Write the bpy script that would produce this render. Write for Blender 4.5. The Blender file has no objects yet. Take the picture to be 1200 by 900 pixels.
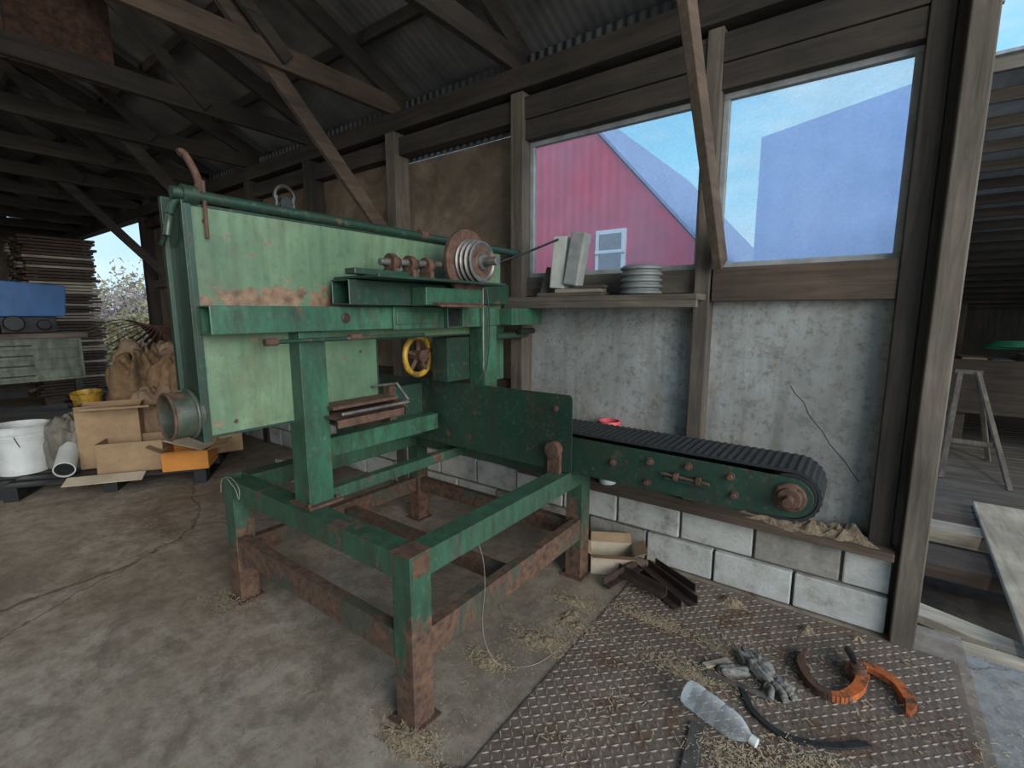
import bpy, bmesh, math, random
from mathutils import Vector, Matrix, noise
random.seed(7)
PI=math.pi
# ------------------------------------------------------------------ materials
def lin(c):
    return tuple(((x/255)/12.92 if x/255<=.04045 else (((x/255)+.055)/1.055)**2.4) for x in c)+(1,)
class NT:
    def __init__(s,name):
        s.m=bpy.data.materials.new(name); s.m.use_nodes=True
        s.n=s.m.node_tree.nodes; s.l=s.m.node_tree.links
        s.b=s.n['Principled BSDF']; s.tc=s.n.new('ShaderNodeTexCoord')
    def add(s,t,**k):
        n=s.n.new(t)
        for a,v in k.items():
            if hasattr(n,a): setattr(n,a,v)
            else: n.inputs[a.replace('_',' ')].default_value=v
        return n
    def map(s,sc=(1,1,1),rot=(0,0,0)):
        m=s.n.new('ShaderNodeMapping'); m.inputs['Scale'].default_value=sc; m.inputs['Rotation'].default_value=rot
        s.l.new(s.tc.outputs['Object'],m.inputs['Vector']); return m.outputs[0]
    def noise(s,scale,detail=6,vec=None,rough=.6,dist=0):
        n=s.add('ShaderNodeTexNoise'); n.inputs['Scale'].default_value=scale; n.inputs['Detail'].default_value=detail
        n.inputs['Roughness'].default_value=rough; n.inputs['Distortion'].default_value=dist
        s.l.new(vec if vec else s.tc.outputs['Object'],n.inputs['Vector']); return n.outputs['Fac']
    def ramp(s,fac,stops):
        r=s.n.new('ShaderNodeValToRGB'); e=r.color_ramp.elements
        while len(e)<len(stops): e.new(.5)
        for i,(p,c) in enumerate(stops):
            e[i].position=p; e[i].color=c if len(c)==4 else lin(c)
        s.l.new(fac,r.inputs[0]); return r.outputs[0]
    def mix(s,fac,a,b,mode='MIX'):
        m=s.n.new('ShaderNodeMix'); m.data_type='RGBA'; m.blend_type=mode
        for sock,v in ((m.inputs[0],fac),(m.inputs[6],a),(m.inputs[7],b)):
            if isinstance(v,(int,float)): sock.default_value=v
            elif isinstance(v,tuple): sock.default_value=v if len(v)==4 else lin(v)
            else: s.l.new(v,sock)
        return m.outputs[2]
    def math(s,op,a,b=0.):
        m=s.n.new('ShaderNodeMath'); m.operation=op
        for i,v in enumerate((a,b)):
            if isinstance(v,(int,float)): m.inputs[i].default_value=v
            else: s.l.new(v,m.inputs[i])
        return m.outputs[0]
    def bump(s,h,strength=.3,dist=.01):
        b=s.n.new('ShaderNodeBump'); b.inputs['Strength'].default_value=strength; b.inputs['Distance'].default_value=dist
        s.l.new(h,b.inputs['Height']); s.l.new(b.outputs[0],s.b.inputs['Normal'])
    def out(s,col,rough=.7,metal=0.):
        if isinstance(col,tuple): s.b.inputs['Base Color'].default_value=col
        else: s.l.new(col,s.b.inputs['Base Color'])
        if isinstance(rough,(int,float)): s.b.inputs['Roughness'].default_value=rough
        else: s.l.new(rough,s.b.inputs['Roughness'])
        s.b.inputs['Metallic'].default_value=metal
        return s.m
BW=lambda v:(v,v,v,1)
def plain(name,c1,c2,scale=8,rough=.75,metal=0,bump=.2,stretch=(1,1,1),bd=.005):
    t=NT(name); v=t.map(stretch); n=t.noise(scale,8,v,.65)
    col=t.ramp(n,[(.3,c1),(.7,c2)]); t.bump(n,bump,bd); return t.out(col,rough,metal)
def paint(name,c1,c2,rustamt=.5,scale=5,rough=.42,zr=None,rust1=(50,36,28),rust2=(104,76,58),metal=.0,stretch=(1,1,.6),grime=.8):
    """painted steel with chipped rust; rustamt = threshold, lower = more rust; zr=(z0,z1,amt)"""
    t=NT(name); n=t.noise(2.2,7,None,.6); base=t.ramp(n,[(.3,c1),(.7,c2)])
    v=t.map((1.5,1.5,.4)); g=t.noise(11,9,v,.75)
    base=t.mix(t.ramp(g,[(.42,BW(0)),(.64,BW(grime))]),base,(44,46,36))
    d=t.noise(40,4,None,.7); base=t.mix(t.ramp(d,[(.55,BW(0)),(.75,BW(.25))]),base,(128,118,98))
    v2=t.map(stretch); r=t.noise(scale,10,v2,.72)
    if zr:
        sx=t.n.new('ShaderNodeSeparateXYZ'); t.l.new(t.tc.outputs['Object'],sx.inputs[0])
        mr=t.n.new('ShaderNodeMapRange'); t.l.new(sx.outputs[2],mr.inputs[0])
        mr.inputs[1].default_value=zr[0]; mr.inputs[2].default_value=zr[1]; mr.inputs[3].default_value=zr[2]; mr.inputs[4].default_value=0
        r=t.math('ADD',r,mr.outputs[0])
    mask=t.ramp(r,[(rustamt,BW(0)),(rustamt+.05,BW(1))])
    rc=t.ramp(t.noise(30,6),[(.3,rust1),(.7,rust2)])
    col=t.mix(mask,base,rc)
    t.bump(t.math('SUBTRACT',t.math('MULTIPLY',n,.4),t.math('MULTIPLY',mask,.3)),.35,.004)
    return t.out(col,t.ramp(mask,[(0,BW(rough)),(1,BW(.85))]),metal)
def wood(name,c1,c2,axis,scale=7,rough=.85):
    st=[9,9,9]; st[axis]=.7
    t=NT(name); v=t.map(tuple(st)); n=t.noise(scale*.35,9,v,.7,.6); n2=t.noise(1.7,4)
    col=t.ramp(n,[(.28,c1),(.68,c2)]); col=t.mix(t.ramp(n2,[(.35,BW(.55)),(.7,BW(0))]),col,tuple(int(x*.55) for x in c1))
    t.bump(n,.5,.006); return t.out(col,rough)

GREEN=paint('green_enamel',(36,76,58),(60,106,80),.59,5,.38)
DKGREEN=paint('dark_green_enamel',(20,48,39),(34,66,52),.60,6,.38)
GREENBASE=paint('green_frame_rusting',(36,70,53),(58,96,74),.57,6,.48,(0.0,.55,.26))
RUSTY_RAIL=paint('rusted_rail',(58,62,50),(80,74,60),.43,6,.7)
def panelmat():
    t=NT('hood_panel_faded_green'); n=t.noise(1.3,6,None,.6)
    base=t.ramp(n,[(.3,(70,96,72)),(.5,(94,118,90)),(.75,(122,142,110))])
    v=t.map((3,3,.35)); g=t.noise(9,8,v,.7); base=t.mix(t.ramp(g,[(.42,BW(0)),(.75,BW(.65))]),base,(56,76,58))
    g2=t.noise(34,6,None,.8); base=t.mix(t.ramp(g2,[(.53,BW(0)),(.7,BW(.6))]),base,(64,68,52))
    g3=t.noise(3.0,8,None,.7,.5); base=t.mix(t.ramp(g3,[(.50,BW(0)),(.62,BW(.4))]),base,(86,84,62))
    r=t.noise(7,10,t.map((1,1,1.3)),.75)
    sx=t.n.new('ShaderNodeSeparateXYZ'); t.l.new(t.tc.outputs['Object'],sx.inputs[0])
    d=t.math('ABSOLUTE',t.math('SUBTRACT',sx.outputs[2],1.60)); mr=t.n.new('ShaderNodeMapRange'); t.l.new(d,mr.inputs[0])
    mr.inputs[1].default_value=0; mr.inputs[2].default_value=.09; mr.inputs[3].default_value=.24; mr.inputs[4].default_value=0
    d2=t.math('ABSOLUTE',t.math('SUBTRACT',sx.outputs[1],1.16)); mr2=t.n.new('ShaderNodeMapRange'); t.l.new(d2,mr2.inputs[0])
    mr2.inputs[1].default_value=.24; mr2.inputs[2].default_value=.55; mr2.inputs[3].default_value=1; mr2.inputs[4].default_value=0
    r=t.math('ADD',r,t.math('MULTIPLY',mr.outputs[0],mr2.outputs[0]))
    mask=t.ramp(r,[(.61,BW(0)),(.64,BW(1))]); rc=t.ramp(t.noise(25,6),[(.3,(80,62,48)),(.7,(138,110,86))])
    t.bump(t.math('SUBTRACT',n,mask),.25,.004)
    return t.out(t.mix(mask,base,rc),.42)
GREEN_PANEL=panelmat()
RUST=plain('rusty_iron',(54,38,30),(104,76,60),22,.85,.2,.5)
RUSTDK=plain('dark_rusty_iron',(36,28,25),(70,52,43),18,.8,.3,.5)
STEEL=plain('worn_steel',(84,80,76),(140,134,128),14,.4,.6,.2)
DKSTEEL=plain('dark_steel',(28,30,32),(58,56,54),14,.5,.5,.2)
BLACKRUB=plain('black_rubber_belt',(18,20,21),(40,42,42),30,.7,0,.3)
YELLOW=paint('yellow_paint',(160,122,32),(192,150,48),.6,12)
ORANGE=paint('orange_paint',(168,84,42),(198,106,54),.54,14)
W_DK=[wood('dark_beam_wood_%s'%a,(32,28,24),(76,66,56),i) for i,a in enumerate('xyz')]
W_MD=[wood('weathered_wood_%s'%a,(66,58,50),(122,111,97),i) for i,a in enumerate('xyz')]
W_LT=[wood('pale_wood_%s'%a,(140,126,106),(206,192,168),i) for i,a in enumerate('xyz')]
W_BR=[wood('brown_wood_%s'%a,(60,48,39),(106,88,72),i) for i,a in enumerate('xyz')]
CARD=plain('cardboard',(128,104,78),(164,136,104),5,.9,0,.1)
CARDLT=plain('pale_cardboard',(150,136,116),(186,172,150),5,.9,0,.1)
ORCARD=plain('orange_cardboard',(186,116,46),(208,138,64),5,.85,0,.1)
WHITEPL=plain('white_plastic',(166,170,168),(204,206,202),4,.45,0,.05)
SACK=plain('brown_sacking',(74,58,42),(142,112,80),6,.95,0,.8,bd=.03)
SACK2=plain('dusty_brown_paper',(98,80,62),(156,130,102),5,.9,0,.8,bd=.03)
RAG=plain('grey_dirty_rag',(74,72,68),(142,138,130),40,.95,0,.8)
BLUE=paint('blue_paint',(20,74,128),(34,98,160),.66,5,.42,None,(50,36,28),(104,76,58),0,(1,1,.6),.3)
GREYG=paint('grey_green_cabinet',(84,94,80),(116,124,104),.66)
PIPEG=paint('dull_green_pipe',(44,56,46),(76,84,70),.53,8)
BLACKPL=plain('black_plastic',(18,18,20),(34,34,36),10,.5)
DIRT=plain('dirt',(96,82,66),(164,144,116),60,.98,0,1.,bd=.02)
STRAW=plain('dry_straw',(140,122,94),(194,176,142),60,.9)
STRAWDK=plain('old_straw',(90,76,56),(140,120,92),60,.9)
CREAM=plain('cream_painted_wood',(170,168,156),(206,206,196),6,.7)
GREYBRICK=plain('grey_block',(118,120,116),(150,150,146),12,.85)
GREYRING=plain('grey_plastic_ring',(84,88,86),(120,122,118),10,.6)
PINK=plain('pink_plastic',(196,64,74),(216,92,96),5,.5)
WHITE=plain('white_trim',(214,216,220),(232,234,236),6,.6)
WIREM=plain('dull_wire',(140,138,130),(170,168,160),6,.6)
SASH=plain('grey_painted_sash',(120,120,116),(160,162,160),9,.8)
BARNROOF=plain('grey_blue_roof',(120,130,160),(150,160,190),6,.6)
def wallmat():
    t=NT('whitewashed_plywood'); n=t.noise(1.8,9,t.map((1,1,.7)),.68)
    base=t.ramp(n,[(.25,(104,102,96)),(.5,(148,148,143)),(.75,(182,184,181))])
    g=t.noise(26,8,None,.75); base=t.mix(t.ramp(g,[(.50,BW(0)),(.66,BW(.65))]),base,(92,86,76))
    s=t.noise(7,6,t.map((2,2,.12)),.6); base=t.mix(t.ramp(s,[(.50,BW(0)),(.78,BW(.65))]),base,(104,94,80))
    g4=t.noise(2.6,9,None,.8,1.2); base=t.mix(t.ramp(g4,[(.56,BW(0)),(.64,BW(.5))]),base,(110,100,84))
    t.bump(g,.25,.004); return t.out(base,.85)
PLY=wallmat()
def plymat2():
    t=NT('stained_plywood'); n=t.noise(1.6,9,t.map((1,1,.7)),.7,1.8)
    base=t.ramp(n,[(.25,(56,46,37)),(.5,(100,86,70)),(.75,(138,124,104))])
    t.bump(n,.3,.005); return t.out(base,.9)
PLY2=plymat2()
def blockmat():
    t=NT('whitewashed_block'); n=t.noise(5,10,None,.75)
    base=t.ramp(n,[(.3,(118,110,98)),(.46,(170,168,160)),(.8,(206,206,202))])
    g=t.noise(60,4); t.bump(t.math('ADD',n,g),.6,.006); return t.out(base,.92)
BLOCK=blockmat()
BLOCKG=plain('bare_grey_block',(112,106,98),(152,146,136),20,.95,0,.7)
MORTAR=plain('mortar',(80,76,68),(116,110,100),30,.95,0,.6)
def floormat(name,cols,stain,sc):
    t=NT(name); n=t.noise(.9,10,None,.68,.4)
    base=t.ramp(n,[(.28,cols[0]),(.5,cols[1]),(.72,cols[2])])
    g=t.noise(9,10,None,.78); base=t.mix(t.ramp(g,[(.40,BW(.55)),(.58,BW(0))]),base,stain)
    g3=t.noise(2.4,9,None,.75,.8); base=t.mix(t.ramp(g3,[(.52,BW(0)),(.62,BW(.55))]),base,tuple(int(c*.66) for c in cols[1]))
    sp=t.noise(70,3); base=t.mix(t.ramp(sp,[(.62,BW(0)),(.72,BW(.45))]),base,(176,166,148))
    v=t.n.new('ShaderNodeTexVoronoi'); v.feature='DISTANCE_TO_EDGE'; v.inputs['Scale'].default_value=sc
    dv=t.n.new('ShaderNodeVectorMath'); dv.operation='MULTIPLY_ADD'
    nn=t.n.new('ShaderNodeTexNoise'); nn.inputs['Scale'].default_value=3.2; nn.inputs['Detail'].default_value=9; nn.inputs['Roughness'].default_value=.65
    t.l.new(t.tc.outputs['Object'],nn.inputs['Vector']); t.l.new(nn.outputs['Color'],dv.inputs[0]); dv.inputs[1].default_value=(.3,.3,0)
    t.l.new(t.tc.outputs['Object'],dv.inputs[2]); t.l.new(dv.outputs[0],v.inputs['Vector'])
    cr=t.ramp(v.outputs['Distance'],[(0,BW(.8)),(.0028,BW(0))])
    col=t.mix(cr,base,(60,52,44)); t.bump(t.math('SUBTRACT',t.math('ADD',n,t.math('MULTIPLY',g,.5)),t.math('MULTIPLY',cr,.5)),.35,.01)
    return t.out(col,t.ramp(n,[(.3,BW(.48)),(.7,BW(.72))]))
CONC=floormat('old_concrete',((98,87,75),(142,130,115),(170,161,148)),(86,71,56),.36)
CONC2=floormat('pale_concrete',((118,118,114),(144,144,141),(170,171,169)),(92,86,76),1.6)
TREAD=paint('rusty_tread_plate',(94,80,70),(128,112,99),.52,4,.62,None,(70,53,43),(116,92,74),.15,(1,1,.6),.4)
TREADTOP=paint('worn_tread_diamonds',(122,109,98),(158,144,132),.56,4,.55,None,(84,65,53),(126,103,86),.2,(1,1,.6),.35)
def corr(name,c1,c2,axis='X',scale=4.,rough=.5,metal=.4,bump=.8):
    t=NT(name); w=t.n.new('ShaderNodeTexWave'); w.bands_direction=axis; w.inputs['Scale'].default_value=scale
    t.l.new(t.tc.outputs['Object'],w.inputs['Vector']); n=t.noise(2,6)
    col=t.ramp(n,[(.3,c1),(.7,c2)]); t.bump(w.outputs['Fac'],bump,.02); return t.out(col,rough,metal)
ROOFM=corr('galvanised_roof',(80,78,75),(128,126,122),'X',4.5,.6,.0,.15)
SHEDROOF=corr('shed_roof_underside',(110,114,118),(160,164,168),'X',4.5,.6,.0,.15)
CORRW=corr('galvanised_siding',(62,64,64),(98,100,100),'X',4.5,.5,.2)
REDBARN=corr('red_barn_siding',(182,58,72),(208,78,92),'X',1.6,.7,0,.4)
PALEBLD=corr('pale_blue_siding',(150,176,224),(170,192,234),'X',1.0,.8,0,.1)
def glassmat():
    t=NT('dirty_window_glass'); n=t.noise(2.2,8,None,.7); g=t.noise(70,3)
    tr=t.n.new('ShaderNodeBsdfTransparent'); tr.inputs[0].default_value=(.94,.98,1,1)
    tl=t.n.new('ShaderNodeBsdfTranslucent'); t.l.new(t.mix(t.ramp(g,[(.68,BW(0)),(.76,BW(.5))]),(.74,.86,.98,1),(.25,.24,.22,1)),tl.inputs[0])
    t.b.inputs['Base Color'].default_value=(.5,.52,.52,1); t.b.inputs['Roughness'].default_value=.2
    m0=t.n.new('ShaderNodeMixShader'); m0.inputs[0].default_value=.2; t.l.new(tl.outputs[0],m0.inputs[1]); t.l.new(t.b.outputs[0],m0.inputs[2])
    fac=t.ramp(t.math('ADD',t.math('MULTIPLY',n,.65),t.math('MULTIPLY',g,.35)),[(.35,BW(.08)),(.72,BW(.28))])
    mx=t.n.new('ShaderNodeMixShader'); t.l.new(fac,mx.inputs[0]); t.l.new(tr.outputs[0],mx.inputs[1]); t.l.new(m0.outputs[0],mx.inputs[2])
    t.l.new(mx.outputs[0],t.n['Material Output'].inputs[0]); return t.m
GLASS=glassmat()
def clearpl():
    t=NT('clear_plastic'); tr=t.n.new('ShaderNodeBsdfTransparent'); tr.inputs[0].default_value=(.9,.93,.94,1)
    t.b.inputs['Base Color'].default_value=(.7,.74,.75,1); t.b.inputs['Roughness'].default_value=.12
    lw=t.n.new('ShaderNodeLayerWeight'); lw.inputs[0].default_value=.4
    mr=t.ramp(lw.outputs['Facing'],[(0,BW(.10)),(1,BW(.8))])
    mx=t.n.new('ShaderNodeMixShader'); t.l.new(mr,mx.inputs[0]); t.l.new(tr.outputs[0],mx.inputs[1]); t.l.new(t.b.outputs[0],mx.inputs[2])
    t.l.new(mx.outputs[0],t.n['Material Output'].inputs[0]); return t.m
CLEARPL=clearpl()
LEAF=plain('shrub_leaves',(110,112,78),(176,160,122),3,.9)
LEAF2=plain('shrub_leaves_grey',(120,112,112),(170,150,140),3,.9)
GROUND=plain('outside_ground',(112,106,84),(150,144,118),2,.95,0,.5)

# ------------------------------------------------------------------ mesh builder
class B:
    def __init__(s,name,mats,parent=None,bevel=.003,smooth=False):
        s.name=name; s.mats=mats if isinstance(mats,list) else [mats]; s.parent=parent
        s.bm=bmesh.new(); s.bevel=bevel; s.smooth=smooth
    def face(s,vs,mi=0):
        try: f=s.bm.faces.new(vs); f.material_index=mi; return f
        except ValueError: return None
    def box(s,a,b,mi=0,M=None):
        x0,x1=sorted((a[0],b[0])); y0,y1=sorted((a[1],b[1])); z0,z1=sorted((a[2],b[2]))
        c=[(x0,y0,z0),(x1,y0,z0),(x1,y1,z0),(x0,y1,z0),(x0,y0,z1),(x1,y0,z1),(x1,y1,z1),(x0,y1,z1)]
        v=[s.bm.verts.new((M@Vector(p)) if M else p) for p in c]
        for q in ((0,3,2,1),(4,5,6,7),(0,1,5,4),(1,2,6,5),(2,3,7,6),(3,0,4,7)): s.face([v[i] for i in q],mi)
    def frame(s,p0,p1,up=(0,0,1)):
        d=(Vector(p1)-Vector(p0)).normalized(); u=Vector(up)
        if abs(d.dot(u))>.98: u=Vector((0,1,0))
        r=d.cross(u).normalized(); u=r.cross(d).normalized(); return r,u
    def beam(s,p0,p1,w,h,mi=0,up=(0,0,1),hollow=0):
        p0=Vector(p0);p1=Vector(p1); r,u=s.frame(p0,p1,up)
        def ring(p,w,h): return [s.bm.verts.new(p+r*a*w/2+u*b*h/2) for a,b in((-1,-1),(1,-1),(1,1),(-1,1))]
        A=ring(p0,w,h);C=ring(p1,w,h)
        for i in range(4): j=(i+1)%4; s.face([A[i],A[j],C[j],C[i]],mi)
        if hollow:
            a=ring(p0,w-2*hollow,h-2*hollow); c=ring(p1,w-2*hollow,h-2*hollow)
            for i in range(4):
                j=(i+1)%4; s.face([a[j],a[i],c[i],c[j]],mi); s.face([A[j],A[i],a[i],a[j]],mi); s.face([C[i],C[j],c[j],c[i]],mi)
        else: s.face(A[::-1],mi); s.face(C,mi)
    def cyl(s,p0,p1,r0,r1=None,seg=24,mi=0,hollow=0,cap=True):
        r1=r0 if r1 is None else r1; p0=Vector(p0);p1=Vector(p1); r,u=s.frame(p0,p1)
        def ring(p,R): return [s.bm.verts.new(p+(r*math.cos(2*PI*i/seg)+u*math.sin(2*PI*i/seg))*R) for i in range(seg)]
        A=ring(p0,r0);C=ring(p1,r1)
        for i in range(seg):
            j=(i+1)%seg; f=s.face([A[i],A[j],C[j],C[i]],mi)
        if hollow:
            a=ring(p0,r0-hollow); c=ring(p1,r1-hollow)
            for i in range(seg):
                j=(i+1)%seg; s.face([a[j],a[i],c[i],c[j]],mi); s.face([A[j],A[i],a[i],a[j]],mi); s.face([C[i],C[j],c[j],c[i]],mi)
        elif cap: s.face(A[::-1],mi); s.face(C,mi)
    def lathe(s,p0,p1,prof,seg=32,mi=0):
        p0=Vector(p0); d=(Vector(p1)-p0).normalized(); r,u=s.frame(p0,p1); prev=None
        for t,R in prof:
            ring=[s.bm.verts.new(p0+d*t+(r*math.cos(2*PI*i/seg)+u*math.sin(2*PI*i/seg))*max(R,.0003)) for i in range(seg)]
            if prev:
                for i in range(seg): j=(i+1)%seg; s.face([prev[i],prev[j],ring[j],ring[i]],mi)
            prev=ring
    def torus(s,c,axis,R,r,seg=32,rs=10,mi=0,a0=0,a1=2*PI,up=(0,0,1)):
        c=Vector(c); ax=Vector(axis).normalized(); rr,u=s.frame(c,c+ax,up); full=abs(a1-a0-2*PI)<1e-4; rings=[]
        n=seg if full else seg+1
        for i in range(n):
            a=a0+(a1-a0)*i/seg; d=rr*math.cos(a)+u*math.sin(a)
            rings.append([s.bm.verts.new(c+d*(R+r*math.cos(2*PI*k/rs))+ax*r*math.sin(2*PI*k/rs)) for k in range(rs)])
        for i in range(seg):
            A=rings[i];C=rings[(i+1)%n]
            for k in range(rs): l=(k+1)%rs; s.face([A[k],A[l],C[l],C[k]],mi)
        if not full: s.face(rings[0],mi); s.face(rings[-1][::-1],mi)
    def prism(s,pts,off,mi=0):
        off=Vector(off); A=[s.bm.verts.new(p) for p in pts]; C=[s.bm.verts.new(Vector(p)+off) for p in pts]
        s.face(A[::-1],mi); s.face(C,mi); n=len(pts)
        for i in range(n): j=(i+1)%n; s.face([A[i],A[j],C[j],C[i]],mi)
    def path(s,pts,r,seg=8,mi=0,taper=None):
        pts=[Vector(p) for p in pts]; prev=None; n=len(pts)
        for i,p in enumerate(pts):
            d=(pts[min(i+1,n-1)]-pts[max(i-1,0)]).normalized(); a=Vector((0,0,1))
            if abs(d.dot(a))>.95: a=Vector((0,1,0))
            x=d.cross(a).normalized(); y=x.cross(d); R=r if not taper else taper[i]
            ring=[s.bm.verts.new(p+(x*math.cos(2*PI*k/seg)+y*math.sin(2*PI*k/seg))*R) for k in range(seg)]
            if prev:
                for k in range(seg): l=(k+1)%seg; s.face([prev[k],prev[l],ring[l],ring[k]],mi)
            else: s.face(ring[::-1],mi)
            prev=ring
        s.face(prev,mi)
    def bolt(s,p,ax,r=.012,h=.01,mi=0):
        p=Vector(p); a=Vector(ax).normalized(); s.cyl(p,p+a*h*.3,r*1.5,seg=14,mi=mi); s.cyl(p+a*h*.3,p+a*h*1.3,r,seg=6,mi=mi)
    def done(s):
        bmesh.ops.recalc_face_normals(s.bm,faces=s.bm.faces[:])
        me=bpy.data.meshes.new(s.name); s.bm.to_mesh(me); s.bm.free()
        for m in s.mats: me.materials.append(m)
        o=bpy.data.objects.new(s.name,me); bpy.context.collection.objects.link(o)
        if s.smooth:
            for f in me.polygons: f.use_smooth=True
            me.set_sharp_from_angle(angle=math.radians(38))
        if s.bevel:
            b=o.modifiers.new('bevel','BEVEL'); b.width=s.bevel; b.segments=2; b.limit_method='ANGLE'; b.angle_limit=math.radians(50)
        if s.parent: o.parent=s.parent
        return o
def empty(name):
    e=bpy.data.objects.new(name,None); bpy.context.collection.objects.link(e); e.empty_display_size=.1; return e
def spl(pts,n=8):
    P=[Vector(p) for p in pts]; P=[2*P[0]-P[1]]+P+[2*P[-1]-P[-2]]; out=[]
    for i in range(1,len(P)-2):
        for k in range(n):
            t=k/n; a,b,c,d=P[i-1:i+3]
            out.append(.5*((2*b)+(c-a)*t+(2*a-5*b+4*c-d)*t*t+(3*b-a-3*c+d)*t**3))
    out.append(P[-2]); return out
def rotM(c,ang,ax='Z'):
    return Matrix.Translation(c)@Matrix.Rotation(ang,4,ax)

# ------------------------------------------------------------------ ROOM SHELL
WY=2.90   # plywood plane
b=B('floor',[CONC,CONC2],bevel=0)
b.box((-16,-7,-.35),(.5,2.97,0),0); b.box((.5,-7,-.35),(5,2.84,-.002),1); b.done()
b=B('ground_outside',GROUND,bevel=0); b.box((-60,2.98,-.6),(30,60,-.36)); b.box((5.0,-30,-.6),(30,2.98,-.36)); b.box((-40,-30,-.6),(5,-7.02,-.36)); b.done()
b=B('wall_back',[PLY,PLY2,CORRW],bevel=0)
b.box((-2.0,WY,.42),(.12,WY+.015,1.70),0)
b.box((-3.25,WY,.0),(-2.0,WY+.015,2.78),1)
b.box((-9.1,WY,0),(-3.25,WY+.015,2.9),1)
b.box((-9.1,WY+.02,2.80),(.34,WY+.045,3.28),2)
b.box((-16,WY,3.0),(-9.1,WY+.02,3.3),1)
b.box((-16,WY,0),(-13.2,WY+.02,3.0),1)
b.done()
b=B('wall_far',[PLY2,W_DK[2]],bevel=0)
b.box((-16,-6.5,0),(-15.9,2.9,3.3),0); b.prism([(-16,-6.5,3.3),(-16,2.9,3.3),(-16,-1.8,5.3)],(.1,0,0),0)
for i in range(9): b.box((-15.9,-6.2+i*1.1,0),(-15.8,-6.1+i*1.1,3.3),1)
b.done()
b=B('unseen_shade_wall',PLY2,bevel=0); b.box((-16,-6.6,0),(-3.0,-6.5,3.3)); b.done()  # unseen partial wall, added to keep the left end dark
b=B('wall_block_footing',[BLOCK,BLOCKG,MORTAR],bevel=.007)
b.box((-9.0,2.80,0),(.19,2.94,.395),2)
for row in range(2):
    x=.20; k=0
    first=.2 if row==1 else .4
    while x>-9.0:
        L=first if k==0 else .40
        g=1 if (row==1 and k in(1,)) or random.random()<.08 else 0
        o=random.uniform(-.010,.010)
        b.box((x-L+.014,2.77+o,row*.2+.008),(x,2.90,row*.2+.192),g); x-=L; k+=1
b.done()
b=B('wall_framing',[W_DK[0],W_DK[2],W_MD[0],W_MD[2],W_BR[0]],bevel=.004)
b.box((-2.05,2.77,.42),(-1.95,WY,2.99),3)
b.box((-.79,2.785,.45),(-.71,WY,2.99),3)
b.box((.10,2.79,.40),(.185,2.97,2.99),1)
for X in (-3.26,-4.5,-5.7,-6.9,-8.1,-9.1,-13.25,-14.5):
    b.box((X-.055,2.745,0),(X+.055,WY,2.995),3 if X>-4 else 1)
b.box((-1.95,2.80,2.69),(.1,WY,2.815),0)
b.box((-9.1,2.795,2.82),(.3,WY,2.96),0)
b.box((-16,2.76,3.0),(.3,WY,3.14),0)
b.box((-9.1,2.83,1.93),(-2.05,WY,2.04),2)
b.box((-9.1,2.83,.95),(-2.05,WY,1.05),0)
b.box((-.70,2.80,1.61),(.10,WY+.01,1.79),4)
b.box((-1.95,2.83,1.66),(-.79,WY+.01,1.79),2)
b.done()
b=B('trim_1',[W_BR[0]],bevel=.004); b.box((-1.94,2.70,.405),(.2,WY,.445),0); b.done()
b=B('trim_2',W_MD[2],bevel=.006); b.box((.22,2.71,0),(.31,2.84,3.3)); b.box((.19,2.84,0),(.26,2.95,3.3)); b.done()
def window(name,x0,x1,z0,z1):
    e=empty(name)
    b=B('sash',SASH,e,.003); y0,y1=2.86,2.90; w=.03
    b.box((x0,y0,z0),(x1,y1,z0+w)); b.box((x0,y0,z1-w),(x1,y1,z1)); b.box((x0,y0,z0+w),(x0+w,y1,z1-w)); b.box((x1-w,y0,z0+w),(x1,y1,z1-w)); b.done()
    b=B('pane',GLASS,e,0); b.box((x0+w,2.885,z0+w),(x1-w,2.889,z1-w)); b.done()
window('window_1',-1.95,-.79,1.79,2.69)
window('window_2',-.71,.10,1.79,2.69)
b=B('crack_in_plywood',DKSTEEL,bevel=0)
pts=[(-.30+.34*i/10+random.uniform(-.006,.006),WY-.001,1.17-.47*i/10+random.uniform(-.008,.008)) for i in range(11)]
b.path(pts,.0018,5); b.done()
SL=.42; RZ=3.32; RY=3.25; RID=-1.8
def rz(y): return RZ+(RY-y)*SL
b=B('ceiling',ROOFM,bevel=0)
b.prism([(-16,RY,RZ),(-16,RID,rz(RID)),(-16,RID,rz(RID)+.01),(-16,RY,RZ+.01)],(17.0,0,0))
b.prism([(-16,RID,rz(RID)),(-16,-6.9,RZ),(-16,-6.9,RZ+.01),(-16,RID,rz(RID)+.01)],(17.0,0,0))
b.done()
b=B('roof_purlins',W_DK[0],bevel=0)
for i in range(9):
    y=3.1-i*.6; b.box((-16,y-.02,rz(y)-.10),(1.0,y+.02,rz(y)-.012))
    y2=2*RID-y; b.box((-16,y2-.02,rz(y)-.10),(1.0,y2+.02,rz(y)-.012))
b.done()
TX=[-.74,-2.05,-3.28,-4.5,-5.72,-6.94,-8.16,-9.4,-10.6,-11.8,-13.0,-14.2]
e=empty('roof_trusses')
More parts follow.
